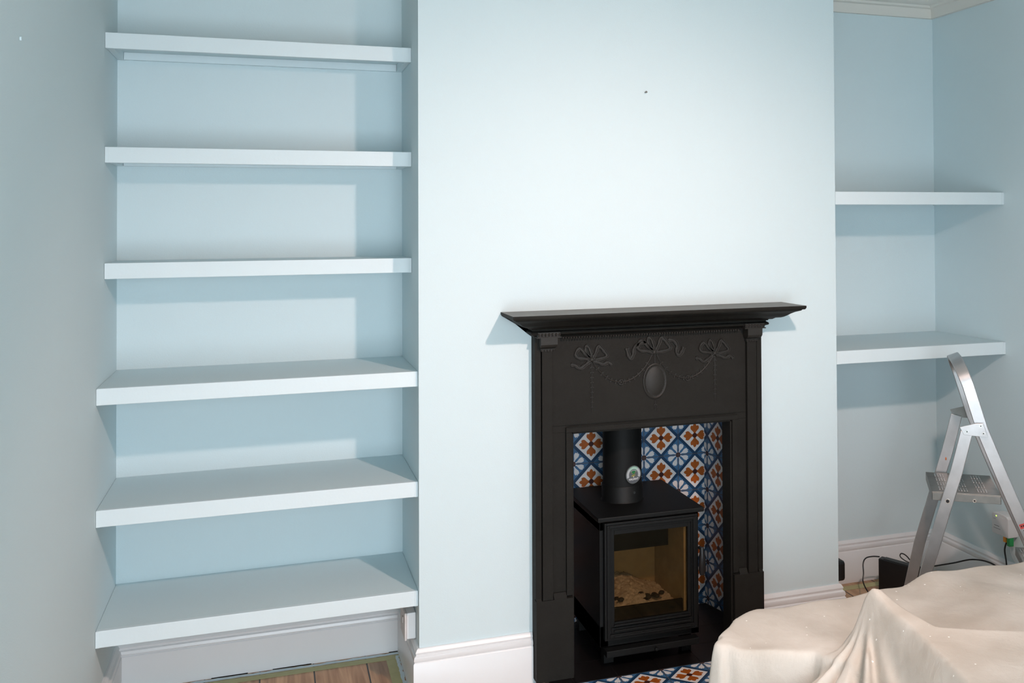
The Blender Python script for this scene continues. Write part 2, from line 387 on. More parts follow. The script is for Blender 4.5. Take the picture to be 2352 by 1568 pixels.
# mantel shelf: one moulded profile mitred round three sides
prof = [(1, 1.21), (1, 1.203), (.97, 1.1975), (.91, 1.1965), (.888, 1.193), (.75, 1.187), (.66, 1.181), (.58, 1.174), (.50, 1.1685), (.44, 1.166), (.33, 1.165), (.25, 1.159), (.167, 1.158), (.147, 1.154), (.105, 1.153),
        (.105, 1.150), (.16, 1.147), (.175, 1.143), (.16, 1.139), (.09, 1.136), (.04, 1.133), (0, 1.127)]
m = MB(); vs = []
for t, z in prof:
    xl = X0 - .101 * t; xr = X1 + .104 * t; yf = -.051 - .139 * t
    vs += [(xl, -.0005, z), (xl, yf, z), (xr, yf, z), (xr, -.0005, z)]
n = len(prof)
fs = [(i * 4 + k, i * 4 + k + 1, (i + 1) * 4 + k + 1, (i + 1) * 4 + k) for i in range(n - 1) for k in range(3)]
fs += [(0, 1, 2, 3), tuple(((n - 1) * 4 + k) for k in (3, 2, 1, 0)), tuple(i * 4 for i in range(n)), tuple(i * 4 + 3 for i in reversed(range(n)))]
fs += [(3, 0, (n - 1) * 4, (n - 1) * 4 + 3)]
m.add(vs, fs)
m.mi[(n - 1) * 3] = 1   # flat top coloured paler, painting in the wall's reflection
TOPSHEEN = mat('iron_painted_sheen', (.11, .10, .085), .45, var=.45, vscale=14, spec=.5)
m.build('mantel_shelf', [IRON, TOPSHEEN], sur, smooth=True)
m = MB(); beads(m, .45, 1.085, -.056, 1.123, .0042); m.box(.45, 1.085, -.056, -.037, 1.1265, 1.1269); m.build('bead_moulding', IRONR, sur, smooth=True)
YF = -.0388
def ribbon(m, pts, w, h=.0065):
    # smooth the control points, then a flat band with rolled edges
    P = [Vector(p) for p in pts]; Q = []
    for i in range(len(P) - 1):
        p0, p1, p2, p3 = P[max(i - 1, 0)], P[i], P[i + 1], P[min(i + 2, len(P) - 1)]
        for k in range(5):
            t = k / 5; Q.append(.5 * ((2 * p1) + (p2 - p0) * t + (2 * p0 - 5 * p1 + 4 * p2 - p3) * t * t + (3 * p1 - p0 - 3 * p2 + p3) * t ** 3))
    Q.append(P[-1]); vs = []
    for i, q in enumerate(Q):
        d = (Q[min(i + 1, len(Q) - 1)] - Q[max(i - 1, 0)]).normalized(); nn = Vector((-d.y, d.x)); ww = w * .5 * (1 + .18 * math.sin(i * 1.1))
        for o, y in ((-1, 0), (-1, -h), (-.72, -h * .95), (-.5, -h * .45), (.5, -h * .45), (.72, -h * .95), (1, -h), (1, 0)):
            vs.append((q.x + nn.x * ww * o, YF + y, q.y + nn.y * ww * o))
    n = 8; fs = [(i * n + k, i * n + k + 1, (i + 1) * n + k + 1, (i + 1) * n + k) for i in range(len(Q) - 1) for k in range(n - 1)]
    fs += [tuple(range(n)), tuple(range((len(Q) - 1) * n, len(Q) * n))[::-1]]
    m.add(vs, fs)
def bow(cx, cz, k, tails):
    m = MB()
    def R(pts, w=.012): ribbon(m, [(cx + x * k, cz + z * k) for x, z in pts], w * k)
    R([(0, 0), (-.018, .022), (-.024, .046), (-.014, .048), (-.004, .028), (0, .004)], .010)
    R([(-.002, 0), (-.03, .006), (-.052, .010), (-.060, .026), (-.044, .042), (-.022, .020), (0, .002)], .011)
    R([(0, 0), (.014, .024), (.024, .048), (.036, .040), (.048, .026), (.056, .010), (.030, .002), (0, 0)], .011)
    for t in tails: R(t, .012)
    m.sphere((cx, YF - .003, cz), (.008 * k, .006, .008 * k), 8, 5)
    return m.build('ribbon_bow', IRONR, sur, smooth=True)
bow(.776, 1.060, 1.0, [[(-.03, .036), (-.055, .030), (-.072, .018), (-.076, -.004), (-.086, -.016), (-.094, -.002), (-.099, .018)],
                       [(.050, .040), (.070, .036), (.082, .018), (.080, -.004), (.090, -.014), (.100, -.002), (.106, .012)]])
TL = [[(-.006, -.004), (-.026, -.018), (-.044, -.028), (-.062, -.016), (-.078, -.014)], [(.006, -.004), (.028, -.012), (.044, -.018), (.062, -.012), (.076, -.022)]]
bow(.556, 1.046, .92, TL); bow(.998, 1.045, .92, TL)
def leafpair(m, x, z, dx, dz, L=.010):
    d = Vector((dx, dz)).normalized(); nn = Vector((-d.y, d.x))
    for sgn in (-1, 1):
        a = Vector((x, z)); c = a + nn * sgn * L + d * L * .35; b1 = a + nn * sgn * L * .55 + d * L * .55; b2 = a + nn * sgn * L * .5 - d * L * .1
        m.prism([(a.x, YF, a.y), (b2.x, YF, b2.y), (c.x, YF, c.y), (b1.x, YF, b1.y)], (0, -.0035, 0))
def garland(x0, z0, x1, z1, dip, ros):
    m = MB(); pts = []
    n = 26
    for i in range(n + 1):
        t = i / n; x = x0 + (x1 - x0) * t; z = z0 + (z1 - z0) * t - dip * (1 - (2 * t - 1) ** 2) ** .85
        pts.append(Vector((x, YF - .002, z)))
    m.tube(pts, .0026, 6)
    for i in range(2, n - 1, 2):
        d = pts[i + 1] - pts[i - 1]; leafpair(m, pts[i].x, pts[i].z, d.x, d.z, .0085)
    q = pts[round(ros * n)]
    m.tube([q + Vector((.0085 * math.cos(a * PI / 5), -.002, .0085 * math.sin(a * PI / 5))) for a in range(11)], .0022, 5)
    m.sphere((q.x, YF - .003, q.z), .004, 6, 4)
    m.build('garland', IRONR, sur, smooth=True)
garland(.768, 1.052, .560, 1.040, .080, .55); garland(.784, 1.052, .992, 1.040, .080, .52)
def drop(x, za, zb):
    m = MB(); m.tube([(x, YF - .002, za), (x, YF - .002, zb)], [.0024, .001], 6)
    z = za - .014
    while z > zb + .012:
        leafpair(m, x, z, 0, -1, .009 * (.5 + .5 * (z - zb) / (za - zb))); z -= .0165
    m.build('leaf_drop', IRONR, sur, smooth=True)
drop(.556, 1.036, .872); drop(.998, 1.036, .880); drop(.778, .898, .862)
m = MB(); cx, cz_ = .778, .9625
ring = lambda a, b, y, n=40: [(cx + a * math.cos(2 * PI * k / n), y, cz_ + b * math.sin(2 * PI * k / n)) for k in range(n)]
rs = [ring(.0435, .0600, YF), ring(.0435, .0600, YF - .004), ring(.0400, .0560, YF - .006), ring(.0360, .0515, YF - .003), ring(.0330, .048, YF - .003), ring(.0300, .0450, YF - .0045), ring(.022, .033, YF - .008), ring(.011, .017, YF - .0098)]
n = 40; vs = [v for r_ in rs for v in r_] + [(cx, YF - .0105, cz_)]
fs = [(i * n + k, i * n + (k + 1) % n, (i + 1) * n + (k + 1) % n, (i + 1) * n + k) for i in range(len(rs) - 1) for k in range(n)] + [((len(rs) - 1) * n + k, (len(rs) - 1) * n + (k + 1) % n, len(vs) - 1) for k in range(n)]
m.add(vs, fs)
for k in range(44):
    a = 2 * PI * k / 44; m.sphere((cx + .0345 * math.cos(a), YF - .0045, cz_ + .0498 * math.sin(a)), .0019, 5, 4)
m.tube([(.778, YF - .002, 1.054), (.778, YF - .002, 1.022)], .002, 6)
m.build('oval_medallion', IRONR, sur, smooth=True)

# ------------------------------------------------------------------ wood stove
st = thing('wood_burning_stove', 'black wood burning stove with glazed door inside the fireplace', 'stove', (.766, .16, .02))
SX0, SX1, SY0, SY1 = .588, .944, -.012, .375
m = MB()   # body as a shell around the firebox
m.box(SX0, SX0 + .03, SY0, SY1, .085, .503); m.box(SX1 - .03, SX1, SY0, SY1, .085, .503); m.box(SX0, SX1, SY1 - .06, SY1, .085, .503)
m.box(SX0, SX1, SY0, SY1, .47, .503); m.box(SX0, SX1, SY0, SY1, .085, .155)
for x in (SX0 + .02, SX1 - .055):
    for y in (.01, .31): m.box(x, x + .035, y, y + .035, .0205, .085)
m.build('body', STOVE, st, bevel=.002)
MB().box(.577, .957, -.034, .385, .5035, .519).build('top_plate', STOVE, st, bevel=.003)
# door: four nested steps around the glass
D0, D1, DZ0, DZ1 = .599, .932, .112, .499
G0, G1, GZ0, GZ1 = .634, .898, .168, .458
def framebox(m, x0, x1, z0, z1, wl, wr, wb, wt, y0, y1):
    m.box(x0, x0 + wl, y0, y1, z0, z1); m.box(x1 - wr, x1, y0, y1, z0, z1); m.box(x0 + wl, x1 - wr, y0, y1, z0, z0 + wb); m.box(x0 + wl, x1 - wr, y0, y1, z1 - wt, z1)
m = MB()
framebox(m, D0, D1, DZ0, DZ1, .008, .008, .008, .008, -.034, -.013)
framebox(m, D0 + .008, D1 - .008, DZ0 + .008, DZ1 - .008, .009, .009, .012, .009, -.038, -.013)
framebox(m, D0 + .017, D1 - .017, DZ0 + .02, DZ1 - .017, .006, .006, .02, .008, -.033, -.013)
framebox(m, D0 + .023, D1 - .023, DZ0 + .04, DZ1 - .025, G0 - D0 - .023, D1 - .023 - G1, GZ0 - DZ0 - .04, DZ1 - .025 - GZ1, -.029, -.013)
for z in (.122, .140, .158): m.box(D0 + .03, D1 - .03, -.0415, -.034, z, z + .006)
door = m.build('door', STOVE, st, bevel=.0012)
MB().box(G0 - .004, G1 + .004, -.0225, -.0195, GZ0 - .004, GZ1 + .004).build('glass_pane', GLASS, door)
m = MB(); m.tube([(.936, -.040, .385), (.936, -.062, .385)], .006, 10); m.tube([(.936, -.062, .392), (.936, -.064, .36), (.936, -.064, .315), (.936, -.062, .300)], [.006, .0115, .0125, .008], 12)
m.build('door_handle', BLACKP, door, smooth=True)
m = MB(); m.box(.60, .93, -.05, -.0125, .062, .084); m.tube([(.77, -.055, .073), (.77, -.066, .073)], .006, 10); m.build('air_slide', STOVE, st, bevel=.002)
m = MB(); m.box(.6185, .9135, .295, .3145, .1555, .405); m.build('back_firebrick', BRICK, st)
m = MB(); m.box(.894, .9137, .0, .2945, .1555, .469); m.build('side_firebrick', BRICK, st)
MB().box(.6185, .638, .0, .2945, .1555, .469).build('side_firebrick', BRICK, st)
m = MB(); m.box(.6385, .8935, .15, .294, .345, .468)
m.build('baffle_plate', STOVE, st)
m = MB(); m.box(.640, .892, .004, .016, .1555, .203); m.build('log_guard', STOVE, st, bevel=.002)
m = MB(); nx, ny = 64, 50; vs = []
for j in range(ny):
    for i in range(nx):
        x = .640 + .253 * i / (nx - 1); y = .02 + .272 * j / (ny - 1)
        h = .165 + .055 * math.exp(-((x - .745) / .085) ** 2) * (.5 + .5 * j / (ny - 1)) + .008 * random.random() + .002 * math.sin(x * 90) * math.sin(y * 70)
        vs.append((x, y, h))
vs2 = [(x, y, .156) for x, y, _ in vs]; n = nx * ny
fs = [(j * nx + i, j * nx + i + 1, (j + 1) * nx + i + 1, (j + 1) * nx + i) for j in range(ny - 1) for i in range(nx - 1)]
rim = [i for i in range(nx)] + [j * nx + nx - 1 for j in range(1, ny)] + [(ny - 1) * nx + i for i in reversed(range(nx - 1))] + [j * nx for j in reversed(range(1, ny - 1))]
fs += [(rim[k], rim[(k + 1) % len(rim)], rim[(k + 1) % len(rim)] + n, rim[k] + n) for k in range(len(rim))]
m.add(vs + vs2, fs)
o = m.build('ash_bed', ASH, st, smooth='all'); o['kind'] = 'stuff'; o['label'] = 'pale grey ash heaped behind the glass'
m = MB()
for k in range(9):
    x = .68 + .17 * random.random(); y = .03 + .1 * random.random(); m.sphere((x, y, .19 + .02 * random.random()), (.012, .009, .008), 6, 4)
o = m.build('charcoal_lumps', CHAR, st); o['kind'] = 'stuff'

PCX, PCY, PR = .732, .180, .0690
fl = thing('flue_pipe', 'matt black flue pipe rising from the stove top', 'flue', (PCX, PCY, .519))
m = MB(); m.tube([(PCX, PCY, .5195), (PCX, PCY, .975)], PR, 48); m.build('pipe', FLUE, fl, smooth=True)
m = MB(); m.tube([(PCX, PCY, .5193), (PCX, PCY, .524), (PCX, PCY, .572), (PCX, PCY, .576)], [PR + .008, PR + .0045, PR + .0045, PR + .002], 48); m.build('collar', STOVE, fl, smooth=True)
ang = math.radians(-74.7); rd = Vector((math.cos(ang), math.sin(ang), 0))
c = Vector((PCX, PCY, .555)) + rd * (PR + .0045)
m = MB(); m.tube([c, c + rd * .003], .0048, 12); m.build('screw', STEEL, fl, smooth=True)

# thermometer on the pipe
ang = math.radians(-76); rd = Vector((math.cos(ang), math.sin(ang), 0)); tg = Vector((-rd.y, rd.x, 0)); zz = Vector((0, 0, 1))
tc_ = Vector((PCX, PCY, .617)) + rd * (PR + .0008)
th = thing('stove_thermometer', 'small round dial thermometer stuck to the flue pipe', 'thermometer', tc_)
def disc(m, r0, r1, d, mi=0, a0=0, a1=2 * PI, n=36, c=tc_):
    P = lambda r, a: c + tg * r * math.cos(a) + zz * r * math.sin(a) + rd * d
    for k in range(n):
        a, b = a0 + (a1 - a0) * k / n, a0 + (a1 - a0) * (k + 1) / n
        if r0 <= 0: m.poly([P(0, a), P(r1, a), P(r1, b)], mi)
        else: m.poly([P(r0, a), P(r1, a), P(r1, b), P(r0, b)], mi)
m = MB(); m.tube([tc_, tc_ + rd * .004], .0315, 40); m.build('case', mat('dial_case', (.30, .33, .33), .25, metal=.8), th, smooth=True)
DG = mat('dial_grey', (.34, .36, .37), .35); DD = mat('dial_dark', (.10, .11, .12), .35); DGN = mat('dial_green', (.02, .16, .06), .35); DY = mat('dial_yellow', (.30, .26, .05), .4); DW = mat('dial_white', (.8, .8, .8), .4); DGL = mat('dial_pale_green', (.24, .42, .33), .35)
m = MB()
disc(m, 0, .0295, .0042, 1)
disc(m, .0185, .0285, .0044, 0, math.radians(-22), math.radians(202))
disc(m, .0185, .0285, .0046, 5, math.radians(50), math.radians(130), 12)
disc(m, .0, .0135, .0045, 2, math.radians(45), math.radians(135), 12)
disc(m, .0150, .0158, .0048, 4, math.radians(45), math.radians(135), 16)
for a in (45, 135):
    a = math.radians(a); p = tc_ + rd * .0048; q = p + tg * .0155 * math.cos(a) + zz * .0155 * math.sin(a); nn = (tg * -math.sin(a) + zz * math.cos(a)) * .0005
    m.poly([p - nn, q - nn, q + nn, p + nn], 3)
for k in range(33):
    a = math.radians(-20 + k * 220 / 32); p0 = tc_ + rd * .0047 + (tg * math.cos(a) + zz * math.sin(a)) * .021; p1 = p0 + (tg * math.cos(a) + zz * math.sin(a)) * .004; nn = (tg * -math.sin(a) + zz * math.cos(a)) * .0004
    m.poly([p0 - nn, p1 - nn, p1 + nn, p0 + nn], 4)
def blob(u, v, ru, rv, mi):
    m.poly([tc_ + rd * .0050 + tg * (u + ru * math.cos(k * PI / 6)) + zz * (v + rv * math.sin(k * PI / 6)) for k in range(12)], mi)
blob(-.003, -.0035, .0065, .0025, 3); blob(.004, -.002, .004, .0018, 3); blob(0, -.0075, .0014, .0026, 4)
m.build('dial', [DG, DD, DGN, DY, DW, DGL], th)
cu = bpy.data.curves.new('txt', 'FONT'); cu.body = 'VALIANT'; cu.size = .0098; cu.align_x = 'CENTER'; cu.align_y = 'CENTER'; cu.extrude = .0002; cu.offset = .00012
tob = bpy.data.objects.new('tmp', cu); COL.objects.link(tob)
bpy.context.view_layer.update()
me = bpy.data.meshes.new_from_object(tob.evaluated_get(bpy.context.evaluated_depsgraph_get())); bpy.data.objects.remove(tob)
me.materials.clear(); me.materials.append(DW)
R3 = Matrix((tg, zz, rd)).transposed().to_4x4()
me.transform(R3)
o = bpy.data.objects.new('lettering', me); COL.objects.link(o); o.parent = th; o.location = rd * .0052 - zz * .0155

# ------------------------------------------------------------------ stepladder
E1 = Vector((.799, -.602, 0)); E2 = Vector((.602, .799, 0)); LC = Vector((1.773, -.388, 0)); HW = .142
def LP(s, z, off): return LC + E1 * (s - .033 * (off + HW) / (2 * HW)) + E2 * off + Vector((0, 0, z))
def K(s, z): return (.947 * s, .0793 + .947 * z)
lad = thing('stepladder', 'small worn aluminium stepladder with a hoop handle, standing in the right alcove', 'ladder', LP(0, 0, 0))
def bar(m, pts, w, t, mi=0, wdir=None):
    """flat bar: pts 3D, width dir fixed in the ladder's side plane, thickness across"""
    vs = []
    for i, p in enumerate(pts):
        d = (pts[min(i + 1, len(pts) - 1)] - pts[max(i - 1, 0)]).normalized()
        W = wdir if wdir is not None else None
        if W is None:
            W = d.cross(E2).normalized()
        T = d.cross(W).normalized()
        for a, b in ((-1, -1), (1, -1), (1, 1), (-1, 1)):
            vs.append(p + W * a * w / 2 + T * b * t / 2)
    n = 4; fs = [(i * n + k, i * n + (k + 1) % n, (i + 1) * n + (k + 1) % n, (i + 1) * n + k) for i in range(len(pts) - 1) for k in range(n)]
    fs += [(0, 1, 2, 3), tuple(range((len(pts) - 1) * n, len(pts) * n))[::-1]]
    m.add(vs, fs, mi)
front = [K(.392, 0 - .0837 + .021), K(.257, .306), K(.185, .470), K(.1238, .6136), K(.0578, .7778), K(.030, .870), K(.012, .930)]
pts = [LP(s_, z_, -HW) for s_, z_ in front]
s_t, z_t = front[-1]; dd = Vector((-.0055, 0, .0)); 
NA = 30
for k in range(1, NA):
    a = PI * k / NA
    off = -HW * (abs(math.cos(a)) ** .75) * (1 if a < PI / 2 else -1); hh = .078 * math.sin(a) ** .8
    pts.append(LP(s_t - .36 * hh, z_t + hh * .93, off))
pts += [LP(s_, z_, HW) for s_, z_ in reversed(front)]
Wd = (E1 * .93 + Vector((0, 0, .36))).normalized()
m = MB(); bar(m, pts, .039, .013, 0, Wd)
m.build('handrail_frame', ALU, lad, bevel=.0025, smooth=True)
rear = [K(.0043, .770), K(-.0304, .634), K(-.062, .531), K(-.1365, .28), K(-.214, -.0837 + .021)]
for sg in (-1, 1):
    off = sg * (HW - .001) if sg > 0 else -(HW + .004)
    off = sg * (HW + .012)
    rl = MB(); bar(rl, [LP(s_, z_, off) for s_, z_ in rear], .039, .010)
    leg = rl.build('rear_leg', ALU, lad, bevel=.002)
    f = MB(); s_, z_ = rear[-1]; bar(f, [LP(s_ - .004, .0005, off), LP(s_, z_ - .0005, off)], .040, .018, 0, E1); f.build('rubber_foot', RUBBER, leg)
    # bracket plate with three rivets
    bp = MB(); q = [K(-.0186, .7875), K(.0322, .802), K(.058, .803), K(.074, .757), K(-.0058, .762)]
    o2 = sg * (HW + .0175)
    bp.prism([LP(a, b, o2) for a, b in q], E2 * .003 * sg)
    br = bp.build('hinge_bracket', ALUD if sg > 0 else ALU, lad, bevel=.0006)
    for a, b in (K(.050, .795), K(.0045, .7736), K(.0585, .770)):
        r_ = MB(); c0 = LP(a, b, o2 + sg * .003); r_.tube([c0, c0 + E2 * sg * .002], .0052, 12); r_.tube([c0 + E2 * sg * .002, c0 + E2 * sg * .0028], .0022, 8, 1); r_.build('rivet', [ALUB, BLACKP], br, smooth=True)
# hole with bright eyelet on the near rear leg
m = MB(); a, b = K(-.062, .531); c0 = LP(a, b, -(HW + .0172)); 
m.tube([c0, c0 - E2 * .002], .0078, 16); m.tube([c0 - E2 * .002, c0 - E2 * .0026], .0055, 16, 1); m.build('eyelet', [ALUB, BLACKP], lad, smooth=True)
# platform tray
sa, zp = K(-.112, .5545); sb, _ = K(.118, .55)
def tray(name, sa, sb, zp, matl, o=HW - .0065, apron=.028):
    m = MB()
    def slab(s0, s1, z0, z1, o0, o1, mi=0):
        m.hexa([LP(s0, z0, o0), LP(s1, z0, o0), LP(s1, z0, o1), LP(s0, z0, o1)], [LP(s0, z1, o0), LP(s1, z1, o0), LP(s1, z1, o1), LP(s0, z1, o1)], mi)
    slab(sa, sb, zp - .003, zp, -o, o)
    for s0, s1, o0, o1 in ((sa, sb, -o, -o + .003), (sa, sb, o - .003, o), (sa, sa + .003, -o, o), (sb - .003, sb, -o, o)):
        slab(s0, s1, zp - apron, zp - .003, o0, o1)
    for g0 in (-.7, -.25, .2, .62):      # embossed grip ribs in groups
        for gs in (.12, .40, .68):
            for k in range(4):
                s0 = sa + (sb - sa) * gs + k * .009; slab(s0, s0 + .0035, zp, zp + .0016, o * g0 - .012, o * g0 + .030, 1)
    return m.build(name, matl, lad, bevel=.0008)
pf = tray('platform', sa, sb, zp, [ALUD, ALU])
m = MB(); c0 = LP(*K(.03, .532), -(HW - .0065)); m.tube([c0, c0 - E2 * .003], .006, 14); m.tube([c0 - E2 * .003, c0 - E2 * .0036], .003, 10, 1); m.build('rivet', [ALUB, BLACKP], pf, smooth=True)
s2, z2 = K(.262, .300); tray('step', s2 - .055, s2 + .03, z2, [ALUD, ALU])
# warning label on the near front stile
a0 = K(.1875, .470); a1 = K(.2190, .395)
m = MB(); N0 = -E2
def lab(u0, u1, v0, v1, d, mi):
    A = LP(*a0, -(HW + .0062)); B = LP(*a1, -(HW + .0062)); dv = (B - A); du = Wd * .032
    m.poly([A + du * (u - .5) + dv * v + N0 * d for u, v in ((u0, v0), (u1, v0), (u1, v1), (u0, v1))], mi)
lab(0, 1, 0, 1, .0002, 0); lab(0, 1, 0, .20, .0004, 1)
for k in range(4): lab(.12 + k * .2, .12 + k * .2 + .12, .06, .13, .0006, 2)
lab(.2, .55, .26, .34, .0004, 2); lab(.1, .3, .40, .43, .0004, 2); lab(.35, .8, .40, .43, .0004, 2); lab(.15, .7, .52, .55, .0004, 2); lab(.15, .6, .62, .65, .0004, 2)
m.build('warning_label', [WHITEP, RED, BLACKP], lad)['label'] = 'red and white warning label on the front rail'
m = MB(); c0 = LP(*K(-.037, .605), HW + .0068)
m.sphere(c0, (.003, .003, .006), 6, 4); m.build('paint_fleck', RUST, lad)

# ------------------------------------------------------------------ sockets, router, cables
sk = thing('wall_socket', 'white surface-mounted wall socket with peeling plate under the lowest left shelf', 'socket', (-.001, .12, .18))
MB().box(-.030, -.001, .070, .175, .172, .255).build('back_box', WHITE, sk, bevel=.003)
m = MB(); m.box(-.037, -.0305, .066, .180, .170, .257); m.box(-.040, -.037, .100, .118, .215, .235); m.build('face_plate', PEEL, sk, bevel=.002)

rt = thing('broadband_router', 'small white broadband router on the right wall behind the stepladder', 'router', (XR, -.012, .278))
m = MB(); ry0, ry1, rz0, rz1 = -.062, .036, .278, .362
arc = [(ry1, rz0), (ry1, rz1 - .010), (ry1 - .008, rz1 - .004), (ry1 - .03, rz1), (ry0 + .03, rz1), (ry0 + .010, rz1 - .004), (ry0, rz1 - .012), (ry0, rz0)]
m.prism([(2.206, y, z) for y, z in arc], (.048, 0, 0)); m.build('casing', WHITEP, rt, bevel=.003)
m = MB(); m.box(2.2052, 2.2058, .004, .010, .3465, .3505); m.build('status_light', LED, rt)
for y in (-.022, -.032, -.042): MB().box(2.2052, 2.2058, y, y + .004, .3465, .3495).build('status_light', LEDW, rt)
for a_ in ((-.010, .020, .310, .3125), (-.016, .024, .300, .302), (.010, .024, .3355, .337)): MB().box(2.2053, 2.2058, *a_).build('printed_line', GREYT, rt)
MB().box(2.215, 2.235, -.036, -.020, .255, .2775).build('orange_plug', ORANGE, rt, bevel=.001)
MB().box(2.215, 2.235, -.058, -.042, .245, .2775).build('green_plug', GREEN, rt, bevel=.001)

def cable(name, pts, r, matl, label, cat='cable', n=6):
    P = [Vector(p) for p in pts]; Q = []
    for i in range(len(P) - 1):
        p0, p1, p2, p3 = P[max(i - 1, 0)], P[i], P[i + 1], P[min(i + 2, len(P) - 1)]
        for k in range(n):
            t = k / n; Q.append(.5 * ((2 * p1) + (p2 - p0) * t + (2 * p0 - 5 * p1 + 4 * p2 - p3) * t * t + (3 * p1 - p0 - 3 * p2 + p3) * t ** 3))
    Q.append(P[-1])
    return tag(MB().tube(Q, r, 8).build(name, matl, smooth=True), label, cat)
cable('black_cable', [(2.225, -.028, .2545), (2.218, -.025, .225), (2.212, -.040, .19), (2.208, -.050, .15), (2.20, -.06, .10), (2.18, -.04, .05), (2.10, -.1, .004)], .0032, BLACKP, 'black lead hanging from the orange plug of the router')
cable('white_cable', [(2.225, -.050, .2445), (2.222, -.058, .22), (2.218, -.09, .19), (2.21, -.13, .175), (2.20, -.17, .17), (2.19, -.2, .12), (2.17, -.22, .004)], .0016, WHITEP, 'thin white lead curving down from the green plug of the router')
cable('floor_cable', [(2.02, .21, .100), (2.06, .27, .085), (2.14, .20, .115), (2.185, .13, .145), (2.205, .04, .155), (2.205, -.02, .135), (2.19, -.07, .09), (2.14, -.1, .004)], .003, BLACKP, 'black lead looping from behind the ladder along the right skirting board')
bx = thing('black_hub_box', 'black square device standing on the floor behind the stepladder legs', 'device', (1.88, .2, 0))
p = [Vector((1.835, .268, 0)), Vector((1.866, .290, 0)), Vector((1.958, .150, 0)), Vector((1.925, .128, 0))]
MB().hexa([v + Vector((0, 0, .0005)) for v in p], [v + Vector((0, 0, .150 - .010 * (i in (2, 3)))) for i, v in enumerate(p)]).build('casing', BLACKP, bx, bevel=.004)
m = MB(); q = [v.lerp(Vector((1.896, .209, 0)), .25) for v in p]; m.hexa([v + Vector((0, 0, .1402 + .0075 * (i in (0, 1)))) for i, v in enumerate(q)], [v + Vector((0, 0, .1425 + .0085 * (i in (0, 1)))) for i, v in enumerate(q)]).build('vent_grille', BLACKP, bx)
cable('looped_cable', [(1.845, .275, .1535), (1.81, .27, .160), (1.775, .262, .160), (1.755, .25, .145), (1.750, .24, .11), (1.742, .23, .08), (1.76, .22, .04), (1.80, .21, .004)], .0026, BLACKP, 'thin black lead bent over the left corner of the black box')
cable('small_loop_cable', [(1.930, .165, .146), (1.905, .185, .158), (1.892, .198, .172), (1.903, .205, .180), (1.918, .193, .172), (1.930, .165, .1465)], .0024, BLACKP, 'tiny loop of black lead on top of the black box')
cable('pale_cable', [(1.76, .17, .002), (1.80, .22, .010), (1.84, .24, .012), (1.87, .30, .003)], .002, WHITEP, 'thin pale lead lying on the floor left of the black box')
pa = thing('power_adapter', 'black power adapter plugged in beside the chimney breast, right alcove', 'plug', (1.53, .2, .12))
MB().box(1.521, 1.628, .165, .235, .118, .196).build('body', BLACKP, pa, bevel=.012)

nl = MB(); nl.tube([(.763, -.0005, 1.943), (.763, -.012, 1.943)], .0022, 10); nl.sphere((.763, -.013, 1.943), .0038, 8, 5)
tag(nl.build('picture_nail', ALUD, smooth=True), 'small metal picture nail high on the chimney breast', 'nail')
nl = MB(); nl.tube([(XL + .0005, -.964, 1.872), (XL + .004, -.964, 1.872)], .0045, 10)
tag(nl.build('wall_plug', WALL, smooth=True), 'small painted-over wall plug high on the left wall', 'wall plug')

def tape(name, pts, label, mt=TAPE, h=.0006, z=.0004):
    a = [Vector((x, y, z)) for x, y in pts]
    return tag(MB().prism(a, (0, 0, h)).build(name, mt), label, 'masking tape' if mt is TAPE else 'paint')
def strip(x0, y0, x1, y1, w, z0=.0004, jit=.003, n=24):
    d = Vector((x1 - x0, y1 - y0)); L = d.length; d /= L; nn = Vector((-d.y, d.x)); A = []; B = []
    for i in range(n + 1):
        p = Vector((x0, y0)) + d * L * i / n
        A.append(p + nn * (w / 2 + random.uniform(-jit, jit))); B.append(p - nn * (w / 2 + random.uniform(-jit, jit) * .3))
    return [(q.x, q.y) for q in A + B[::-1]]
tape('masking_tape', strip(-.885, .376, -.006, .376, .036, jit=.001), 'yellow-green masking tape on the boards along the left alcove skirting')
tape('masking_tape', strip(-.048, .356, -.048, -.02, .034, jit=.001), 'yellow-green masking tape on the boards beside the chimney breast, left alcove')
tape('masking_tape', strip(1.53, .392, 2.23, .392, .042, jit=.001), 'yellow-green masking tape on the boards along the right alcove skirting')
for args, lb in (((-.88, .405, -.02, .405, .016), 'smears of pale blue paint along the left alcove tape'), ((-.027, .385, -.027, -.02, .012), 'smears of pale blue paint beside the chimney breast tape')):
    x0, y0, x1, y1, w = args
    o = MB().prism([Vector((x, y, .0012)) for x, y in strip(x0, y0, x1, y1, w, jit=.004, n=40)], (0, 0, .0005)).build('paint_smear', PAINTD); tag(o, lb, 'paint')
m = MB()
for x in (-.80, -.62, -.43, -.36, -.05):
    L = .05 + .07 * random.random(); m.prism([(x, .4235, .0010), (x + L, .4235, .0012), (x + L, .4180 + .002 * random.random(), .0012), (x, .4190, .0012)], (0, 0, .0010))
struct(m.build('trim_2', MATTBLK))

